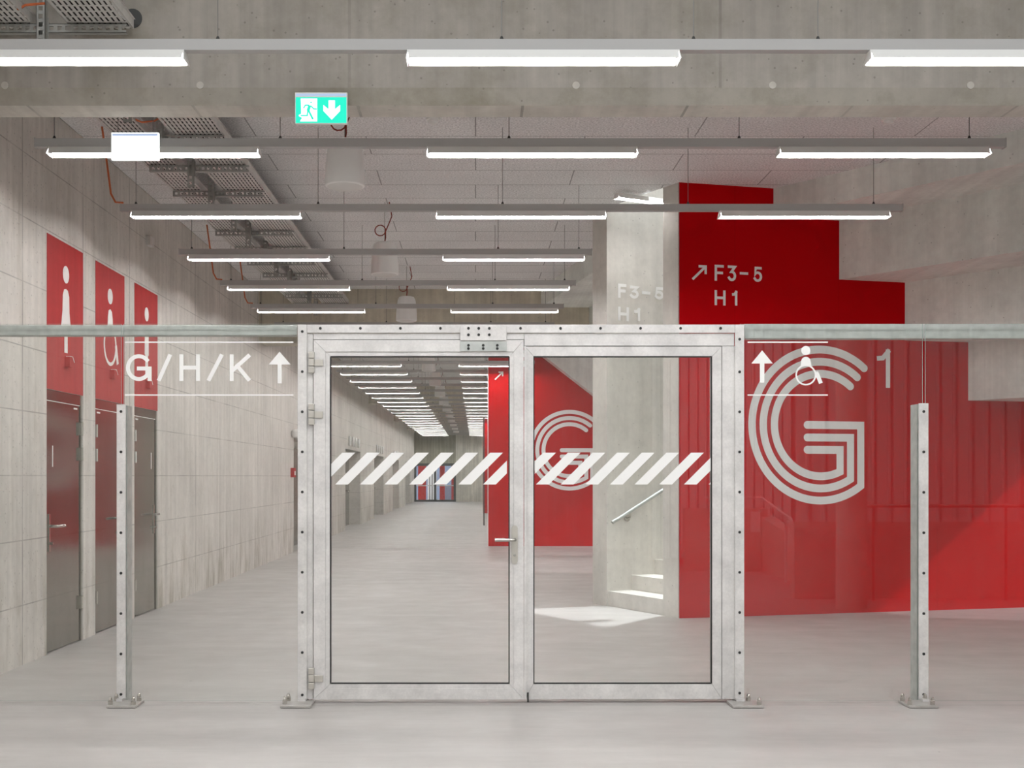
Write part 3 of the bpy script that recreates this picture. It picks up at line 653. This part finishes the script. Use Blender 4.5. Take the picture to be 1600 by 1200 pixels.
# leaves
def mitred(mb, x0, x1, z0, z1, w_l, w_r, w_b, w_t, ya, yb):
    o = [(x0, z0), (x1, z0), (x1, z1), (x0, z1)]; i = [(x0+w_l, z0+w_b), (x1-w_r, z0+w_b), (x1-w_r, z1-w_t), (x0+w_l, z1-w_t)]
    for k in range(4):
        j = (k+1) % 4; g = .001
        dx, dz = [(g, 0), (0, g), (-g, 0), (0, -g)][k]
        P = [(o[k][0]+dx, ya, o[k][1]+dz), (o[j][0]-dx, ya, o[j][1]-dz), (i[j][0]-dx, ya, i[j][1]-dz), (i[k][0]+dx, ya, i[k][1]+dz)]
        mb.prism(P, (0, yb-ya, 0))
def door_leaf(label, ox0, ox1, oy0, oy1, gx0, gx1, gy0, gy1, bead, stripes_x, sx0, sx1):
    t_ = thing('glass_door', label, 'door', ((X8(ox0)+X8(ox1))/2, 7.86, 0), 'leaves of the double glass door')
    Y0, Y1 = (7.818, 7.90) if bead else (7.832, 7.915)
    m = LMB(); mitred(m, X8(ox0), X8(ox1), Z8(oy1), Z8(oy0), X8(gx0-bead)-X8(ox0), X8(ox1)-X8(gx1+bead), Z8(gy1+bead)-Z8(oy1), Z8(oy0)-Z8(gy0-bead), Y0, Y1)
    m.build('leaf_frame', M['galv'], t_)
    if bead:
        m = LMB(); mitred(m, X8(gx0-bead), X8(gx1+bead), Z8(gy1+bead), Z8(gy0-bead), *[X8(gx0)-X8(gx0-bead)]*2, *[Z8(gy1)-Z8(gy1+bead)]*2, 7.826, 7.85); m.build('glazing_bead', M['galv'], t_)
    m = LMB(); g = .0075; mitred(m, X8(gx0), X8(gx1), Z8(gy1), Z8(gy0), g, g, g, g, 7.838, 7.86); m.build('gasket', M['black'], t_)
    gp = pane('glass_pane', X8(gx0)+.004, X8(gx1)-.004, Z8(gy1)+.004, Z8(gy0)-.004, 7.848, .01, t_)
    ps = Plane((0, 7.848, 0), (1, 0, 0), (0, 0, 1), (0, -1, 0)); m = LMB()
    zb, zt = Z(757, 7.848), Z(707.3, 7.848); A, Bb = X(sx0, 7.848), X(sx1, 7.848)
    for k in range(-2, 9):
        x0 = X(stripes_x+38.5*k, 7.848); wd_ = 20*7.848/F; sl = 49.7*7.848/F
        P = [(x0, zb), (x0+wd_, zb), (x0+wd_+sl, zt), (x0+sl, zt)]
        for lim, sg in ((A, 1), (Bb, -1)):       # clip
            out = []
            for i in range(len(P)):
                p, q = P[i], P[(i+1) % len(P)]; ip, iq = sg*(p[0]-lim) >= 0, sg*(q[0]-lim) >= 0
                if ip: out.append(p)
                if ip != iq: tt = (lim-p[0])/(q[0]-p[0]); out.append((lim, p[1]+tt*(q[1]-p[1])))
            P = out
            if len(P) < 3: break
        if len(P) >= 3: poly(m, ps, P, H0, H1)
    m.build('warning_stripes', M['lightwhite'], gp)
    return t_
dl = door_leaf('left leaf of the double glass door, with hinges and lever handle', 489.9, 818.3, 531.2, 1092.5, 515, 796.5, 556, 1069.5, 6.5, 523.7, 517.3, 792)
drr = door_leaf('right leaf of the double glass door, without a handle', 820.7, 1128, 541.2, 1092.5, 833.5, 1113.5, 556, 1069.5, 0, 837.5, 835.5, 1112)
LMB().box(X8(819), X8(822.5), 7.812, 7.8315, Z8(1092), Z8(541)).build('meeting_strip', M['galv'], drr)
LMB().tube([(X8(825), 7.825, 0.006), (X8(825), 7.825, .07)], .006, 8).build('floor_bolt', M['dark'], drr)
for yc in (567, 648, 1060):
    h_ = LMB()
    for a, b in ((-17, -7), (-6, 5), (6, 16)): h_.box(X8(482.5), X8(491.5), 7.795, 7.821, Z8(yc+b), Z8(yc+a))
    h_.build('hinge', M['handle'], dl, bevel=.003)
    LMB().box(X8(491.7), X8(505), 7.806, 7.8175, Z8(yc+5), Z8(yc-5)).build('hinge_flap', M['handle'], dl, bevel=.001)
lp = LMB().box(X8(719), X8(791.5), 7.808, 7.8175, Z8(549), Z8(534)).build('closer_plate', M['galvrail'], dl, bevel=.001)
screws(lp, [(X8(a), 7.808, Z8(b)) for a in (732, 755, 777) for b in (540, 545)])
hp_ = Plane((0, 7.8175, 0), (1, 0, 0), (0, 0, 1), (0, -1, 0)); m = LMB()
stroke(m, hp_, [(X8(804), Z8(825.5)), (X8(804), Z8(876))], .041, 0, .009, 'round'); hd = m.build('lock_plate', M['handle'], dl)
LMB().tube([(X8(804), 7.81, Z8(843)), (X8(804), 7.76, Z8(843)), (X8(802), 7.752, Z8(843)), (X8(773), 7.752, Z8(843))], [.012, .011, .011, .0125], 12).build('door_handle', M['bolt'], dl, smooth=True)
LMB().tube([(X8(804), 7.809, Z8(867)), (X8(804), 7.795, Z8(867))], .0085, 12).build('lock_cylinder', M['bolt'], dl, smooth=True)

# ------------------------------------------------------------------ lamps and rails
def make_lamp():
    t_ = thing('tube_lamp', 'tube lamp', 'lamp')
    L = .745
    hs = MB(); hs.prism([(-L, -.035, .055), (-L, .035, .055), (-L, .035, .035), (-L, -.035, .035)], (2*L, 0, 0))
    for sg in (-1, 1): hs.prism([(-L, sg*.035, .055), (-L, sg*.038, .055), (-L, sg*.066, 0), (-L, sg*.063, 0)], (2*L, 0, 0))
    hs.build('reflector', M['white'], t_)
    MB().tube([(-L+.012, 0, .021), (L-.012, 0, .021)], .013, 10).build('light_tube', M['tube'], t_)
    for sg in (-1, 1): MB().prism([(sg*L, -.036, .056), (sg*L, .036, .056), (sg*(L+.008), .068, -.002), (sg*(L+.008), -.068, -.002)], (sg*.006, 0, 0)).build('end_plate', M['white'], t_)
    return t_
def make_rail(x0, x1, rods, rodz):
    t_ = thing('lamp_rail', 'rail', 'lamp rail')
    MB().box(x0, x1, -.03, .03, -.03, .03).build('channel', M['rail'], t_)
    for x in rods:
        MB().tube([(x, 0, .045), (x, 0, rodz)], .003, 6).build('hanger_wire', M['wire'], t_)
        MB().tube([(x, 0, .03), (x, 0, .055)], [.016, .006], 8).build('hanger_clip', M['dark'], t_)
    for x in (x0, x1): MB().box(x-.003, x+.003, -.034, .034, -.034, .034).build('end_cap', M['rail'], t_)
    return t_
lampP = make_lamp(); RZ = 3.885; used = [0]
wide = make_rail(-3.15, 3.79, (-3.02, -1.40, .24, 1.89, 3.54), HC-RZ); wide.location = (0, 8.49, RZ); uw = [0]
narrow = make_rail(-3.15, 1.235, (-3.02, -1.40, .24, 1.1), HC-RZ); narrow.location = (0, 12.68, RZ); un = [0]
front = make_rail(-3.45, 6.5, (-1.43, .145, 1.21, 1.9), 5.6-RZ); front.location = (0, 6.57, RZ)
front['label'] = 'nearest lamp rail, running across the whole top of the picture'
def put_rail(proto, u, Y, label, group):
    o = proto if not u[0] else copy_tree(proto); u[0] += 1
    o.location = (0, Y, RZ); o['label'] = label; o['group'] = group
def put_lamp(xc, Y, label, group):
    o = lampP if not used[0] else copy_tree(lampP); used[0] += 1
    o.location = (xc, Y, RZ-.03-.056); o['label'] = label; o['group'] = group
front['group'] = 'lamp rails before the glass door'
G1 = 'tube lamps on the near rails'; G2 = 'tube lamps down the corridor'
LX = (-2.30, .404, 2.92)
for x, nm in zip((-2.36, .374, 2.93), ('left', 'middle', 'right')): put_lamp(x, 6.57, 'large %s tube lamp on the nearest rail at the top' % nm, G1)
rows = [8.49, 10.53, 12.60, 14.62, 16.62]
for k, Y in enumerate(rows):
    put_rail(wide if k < 2 else narrow, uw if k < 2 else un, Y, '%s grey lamp rail from the top of the picture' % ORD[k+1], 'lamp rails before the glass door')
    for j, nm in ((0, 'left'), (1, 'middle' if k < 2 else 'right'), (2, 'right')):
        if j == 2 and k > 1: continue
        put_lamp(LX[j], Y, '%s tube lamp on the %s rail from the top' % (nm, ORD[k+1]), G1)
for k in range(5, 30):
    Y = 8.49+2.04*k
    if k == 5: Y = 18.6
    if k >= 8:
        i = k-8
        lab = lambda s: '%s tube lamp of the %s row seen through the glass door' % (s, ORD[i])
    else:
        lab = lambda s: '%s tube lamp of the %s row hidden by the door head' % (s, ORD[k-5])
    def uniq(s):
        return s
    put_rail(narrow, un, Y, ('%s lamp rail seen through the glass door' % ORD[k-8]) if k >= 8 else '%s grey lamp rail hidden by the head of the glass door' % ORD[k-5], 'lamp rails down the corridor')
    put_lamp(LX[0], Y, lab('left'), G2); put_lamp(LX[1], Y, lab('right'), G2)
# unseen lamp rows added above and behind the camera to light the hall
for k, Y in enumerate((3.6, 0.6, -2.4)):
    for x in (-2.36, .374, 2.93): put_lamp(x, Y, '%s tube lamp of the %s unseen row added above the camera' % ({-2.36: 'left', .374: 'middle', 2.93: 'right'}[x], ORD[k]), 'added tube lamps above the camera')
o = copy_tree(lampP); o.location = (1.80, 12.93, HC-.10); o.rotation_euler = (0, 0, math.atan2(D.y, D.x)); o.scale = (.42, .8, 1)
o['label'] = 'short lamp under the ceiling before the stair opening'; del o['group']

# speakers -------------------------------------------------------------
def make_speaker():
    t_ = thing('pendant_speaker', 's', 'speaker')
    MB().lathe((0, 0, 0), [(.143, 0), (.153, .008), (.156, .03), (.153, .12), (.142, .24), (.128, .32), (.112, .352), (.08, .365), (.02, .37)], 32).build('body', M['spk'], t_, smooth=True)
    MB().lathe((0, 0, 0), [(.02, -.018), (.08, -.015), (.125, -.007), (.142, .002)], 32).build('grille', M['grille'], t_, smooth=True)
    MB().tube([(0, 0, .36), (0, 0, HC-3.78)], .0035, 6).build('hanger_wire', M['wire'], t_)
    pts = [(0, 0, .37), (.01, 0, .42)]+[(-.05+.06*math.cos(a), 0, .50+.06*math.sin(a)) for a in [math.radians(d) for d in range(-10, 360, 30)]]+[(.0, 0, .47), (.04, 0, .56), (.08, 0, .66), (.05, 0, HC-3.78)]
    MB().tube(pts, .0065, 8).build('cable', M['redcable'], t_, smooth=True)
    return t_
sp = make_speaker()
for k in range(14):
    Y = (9.25, 13.3, 17.5)[k] if k < 3 else 21.75+4.08*(k-3)
    o = sp if k == 0 else copy_tree(sp)
    o.location = (-1.02, Y, 3.76 if k < 2 else 3.79)
    o['label'] = ('large round white hanging speaker, %s from the front' % ORD[k]) if k < 3 else ('small distant white hanging speaker, %s of those seen through the glass door' % ORD[max(0, k-4)] if k > 3 else 'white hanging speaker hidden by the head of the glass door')
    o['group'] = 'white pendant speakers'
# smoke detectors
for k, (px, py, Y) in enumerate(((677, 212, 10.2), (1388, 212, 10.2), (678, 408, 16.3))):
    x = X(px, Y)
    t_ = thing('smoke_detector', 'round white smoke detector on the ceiling, %s' % ['above the second middle lamp', 'above the second right lamp', 'small one below the fourth rail'][k], 'detector', (x, Y, HC), 'smoke detectors')
    MB().lathe((0, 0, 0), [(.06, -.03), (.062, 0)], 24).build('base', M['white'], t_, smooth=True)
    MB().lathe((0, 0, 0), [(.02, -.068), (.036, -.06), (.04, -.045), (.052, -.04), (.052, -.03)], 24).build('sensor_head', M['white'], t_, smooth=True)
# exit signs --------------------------------------------------------------
def sign_panel(name, label, px0, px1, py0, py1, Y, pict):
    x0, x1, z0, z1 = X(px0, Y), X(px1, Y), Z(py1, Y), Z(py0, Y)
    t_ = thing(name, label, 'sign', ((x0+x1)/2, Y, z0))
    LMB().box(x0, x1, Y, Y+.03, z0, z1).build('housing', M['signwhite'] if not pict else M['lightwhite'], t_)
    LMB().box(x0+.006, x1-.006, Y-.002, Y, z1-.022, z1-.008).build('light_strip', M['signtop'], t_)
    ps = Plane((x0, Y, z0), (1, 0, 0), (0, 0, 1), (0, -1, 0)); W, H = x1-x0, z1-z0
    U = lambda a: a*W; V = lambda b: b*H
    m = LMB(); poly(m, ps, [(U(.015), V(.02)), (U(.985), V(.02)), (U(.985), V(.84 if pict else .86)), (U(.015), V(.84 if pict else .86))], 0, .003)
    m.build('sign_face', M['signgreen'] if pict else M['signwhite'], t_)
    if pict:
        m = LMB()
        poly(m, ps, [(U(a), V(b)) for a, b in ((.11, .80), (.425, .80), (.425, .06), (.10, .06), (.115, .12), (.135, .16), (.12, .2), (.075, .23), (.075, .27), (.12, .30), (.12, .45), (.115, .65))], .003, .004)
        poly(m, ps, [(U(a), V(b)) for a, b in ((.645, .74), (.765, .74), (.765, .45), (.865, .59), (.865, .40), (.705, .12), (.545, .40), (.545, .59), (.645, .45))], .003, .004)
        m.build('white_symbol', M['signwhite'], t_)
        m = LMB(); q = lambda L: [(U(a), V(b)) for a, b in L]
        poly(m, ps, [(U(.31)+.0055*math.cos(t), V(.67)+.0055*math.sin(t)) for t in [k*math.pi/8 for k in range(16)]], .0042, .005)
        stroke(m, ps, q([(.285, .58), (.25, .40)]), .019, .0042, .005, 'butt')
        stroke(m, ps, q([(.25, .42), (.235, .25), (.11, .25)]), .009, .0042, .005, 'butt')
        stroke(m, ps, q([(.26, .42), (.345, .13)]), .012, .0042, .005, 'butt')
        stroke(m, ps, q([(.30, .57), (.36, .465), (.42, .46)]), .008, .0042, .005, 'butt')
        stroke(m, ps, q([(.27, .585), (.20, .585), (.165, .485)]), .008, .0042, .005, 'butt')
        m.build('running_figure', M['signgreen'], t_)
    return t_, x0, x1, z1
sign_panel('exit_sign', 'green and white emergency exit sign with running figure and down arrow', 461, 542.5, 144.5, 193, YB-.045, True)
t_, x0, x1, z1 = sign_panel('blank_sign', 'glowing blank white sign panel hanging before the second lamp rail', 174, 247.5, 207, 249.5, 7.95, False)
for x in (x0+.04, x1-.04): LMB().tube([(x, 7.965, z1), (x, 7.965, TZ0)], .003, 6).build('hanger_wire', M['wire'], t_)

# cable trays ------------------------------------------------------------
def tray(label, x0, x1, y0, y1, z, pitch=.034):
    t_ = thing('cable_tray', label, 'cable tray', ((x0+x1)/2, y0, z))
    n = int((x1-x0)/pitch); m = LMB()
    for k in range(n+1):
        a = x0+k*pitch; m.box(a, min(a+.021, x1), y0, y1, z, z+.002)
    y = y0
    while y < y1: m.box(x0, x1, y, y+.02, z+.0005, z+.0025); y += .085
    m.build('perforated_floor', M['zinc'], t_)
    nc = int((x1-x0-.03)/.052)
    for k in range(nc):
        cx = x0+.04+k*.052; LMB().tube([(cx+.006*math.sin(k+a*1.7), y0+(y1-y0)*a/12, z+.031+.004*math.sin(k*2+a)) for a in range(13)], .025, 8).build('cable', M['cable'], t_, smooth=True)  # dark cables added so the gaps in the tray floor look dark
    for x in (x0, x1): LMB().box(x-.002, x+.002, y0, y1, z, z+.06).box(min(x, x+.012), max(x, x+.012), y0, y1, z+.058, z+.06).build('side_rail', M['zinc'], t_)
    return t_
TZ = 4.32
tray('left narrow perforated cable tray running under the ceiling', -2.99, -2.70, 7.86, 19.4, TZ)
tray('right wide perforated cable tray running under the ceiling', -2.50, -2.08, 7.86, 19.4, TZ)
tray('left perforated cable tray end at the top left corner, before the beam', -3.1, -2.76, 5.9, 7.46, TZ)
tray('right perforated cable tray end at the top left corner, before the beam', -2.54, -2.155, 5.9, 7.46, TZ)
def perf(mb, p0, p1, w_, dep, axis):      # perforated channel from p0 to p1; w_ = width seen from the front
    L = (Vector(p1)-Vector(p0)).length; n = int(L/.05)
    if axis == 'x':
        x0, x1 = p0[0], p1[0]; y, z = p0[1], p0[2]
        mb.box(x0, x1, y, y+.003, z, z+w_*.28).box(x0, x1, y, y+.003, z+w_*.72, z+w_)
        for k in range(n+1): a = x0+k*.05; mb.box(a, min(a+.022, x1), y, y+.003, z+w_*.28, z+w_*.72)
        mb.box(x0, x1, y, y+dep, z, z+.003).box(x0, x1, y, y+dep, z+w_-.003, z+w_)
    else:
        x, y = p0[0], p0[1]; z0, z1 = p0[2], p1[2]
        mb.box(x, x+w_*.28, y, y+.003, z0, z1).box(x+w_*.72, x+w_, y, y+.003, z0, z1)
        for k in range(n+1): a = z0+k*.05; mb.box(x+w_*.28, x+w_*.72, y, y+.003, a, min(a+.022, z1))
        mb.box(x, x+.003, y, y+dep, z0, z1).box(x+w_-.003, x+w_, y, y+dep, z0, z1)
def make_strut(down, topz):
    t_ = thing('tray_support', 's', 'bracket')
    m = MB(); perf(m, (-.40, -.045, -.060), (.50, -.045, -.060), .056, .04, 'x'); m.build('cross_arm', M['strut'], t_)
    m = MB(); perf(m, (-.045, -.085, -down), (-.045, -.085, topz), .056, .038, 'z'); m.build('stud', M['strut'], t_)
    MB().box(-.055, .017, -.046, -.04, -.10, .03).build('bracket_plate', M['strut'], t_)
    return t_
s0 = make_strut(.21, HC-TZ); ys_ = [8.8, 9.8, 10.75, 11.7, 12.65, 13.6, 14.55, 15.5, 16.45, 17.4, 18.35, 19.3]
for k, Y in enumerate(ys_):
    o = s0 if k == 0 else copy_tree(s0)
    o.location = (-2.58+(0.0 if k % 2 else .03), Y, TZ-.005); o['group'] = 'perforated supports under the trays behind the beam'
    o['label'] = 'perforated steel cross support under the cable trays, %s from the front' % ORD[k]
sf = make_strut(.21, 5.6-TZ); sf.location = (-2.67, 7.40, TZ-.005); sf['label'] = 'perforated steel cross support of the trays at the top left corner'
cab = thing('cable_bundle', 'grey cable ends hanging from the tray beside the round hole', 'cables', (hx-.03, YB-.05, hz))
for k in range(5): LMB().tube([(hx-.10+.012*k, YB-.10, hz+.06), (hx-.06+.012*k, YB-.06, hz-.0), (hx-.035+.01*k, YB-.04, hz-.025-.006*(k % 2))], .005, 6).build('cable', M['white'], cab, smooth=True)
tag(MB().tube([(X(25, 7.2), 7.2, TZ+.01), (X(40, 7.2), 7.2, TZ+.045), (X(70, 7.2), 7.2, TZ+.055)], .008, 8).build('orange_cable', M['orange'], smooth=True), 'orange cable between the trays at the top left corner', 'cable')
for k, Y in enumerate((9.4, 10.2, 12.9, 15.2)):
    tag(MB().tube([(-2.72, Y, TZ+.02), (-2.65, Y, TZ-.01), (-2.55, Y, TZ), (-2.48, Y, TZ+.04)], .007, 8).build('orange_cable', M['orange'], smooth=True), 'orange cable bridging the two trays, %s from the front' % ORD[k], 'cable', 'orange cables between the trays')
# orange feeder conduits at the rail ends
for k, Y in enumerate((8.49, 10.53, 14.62, 16.62)):
    if k in (1, 2, 3):
        yy = (10.45, 0, 14.5, 16.55)[k] if k != 1 else 10.45
        yb = {1: 10.5, 2: 14.6, 3: 16.6}[k]
        tag(MB().tube([(WL+.28, yb, HC), (WL+.33, yb, RZ+.35), (WL+.36, yb, RZ+.12), (WL+.40, yb, RZ+.045), (WL+.47, yb, RZ+.04)], .009, 8).build('feeder_cable', M['orange'], smooth=True),
            'red-brown feeder cable down to the left end of the %s lamp rail' % {1: 'third', 2: 'fifth', 3: 'sixth'}[k], 'cable', 'feeder cables of the lamp rails')
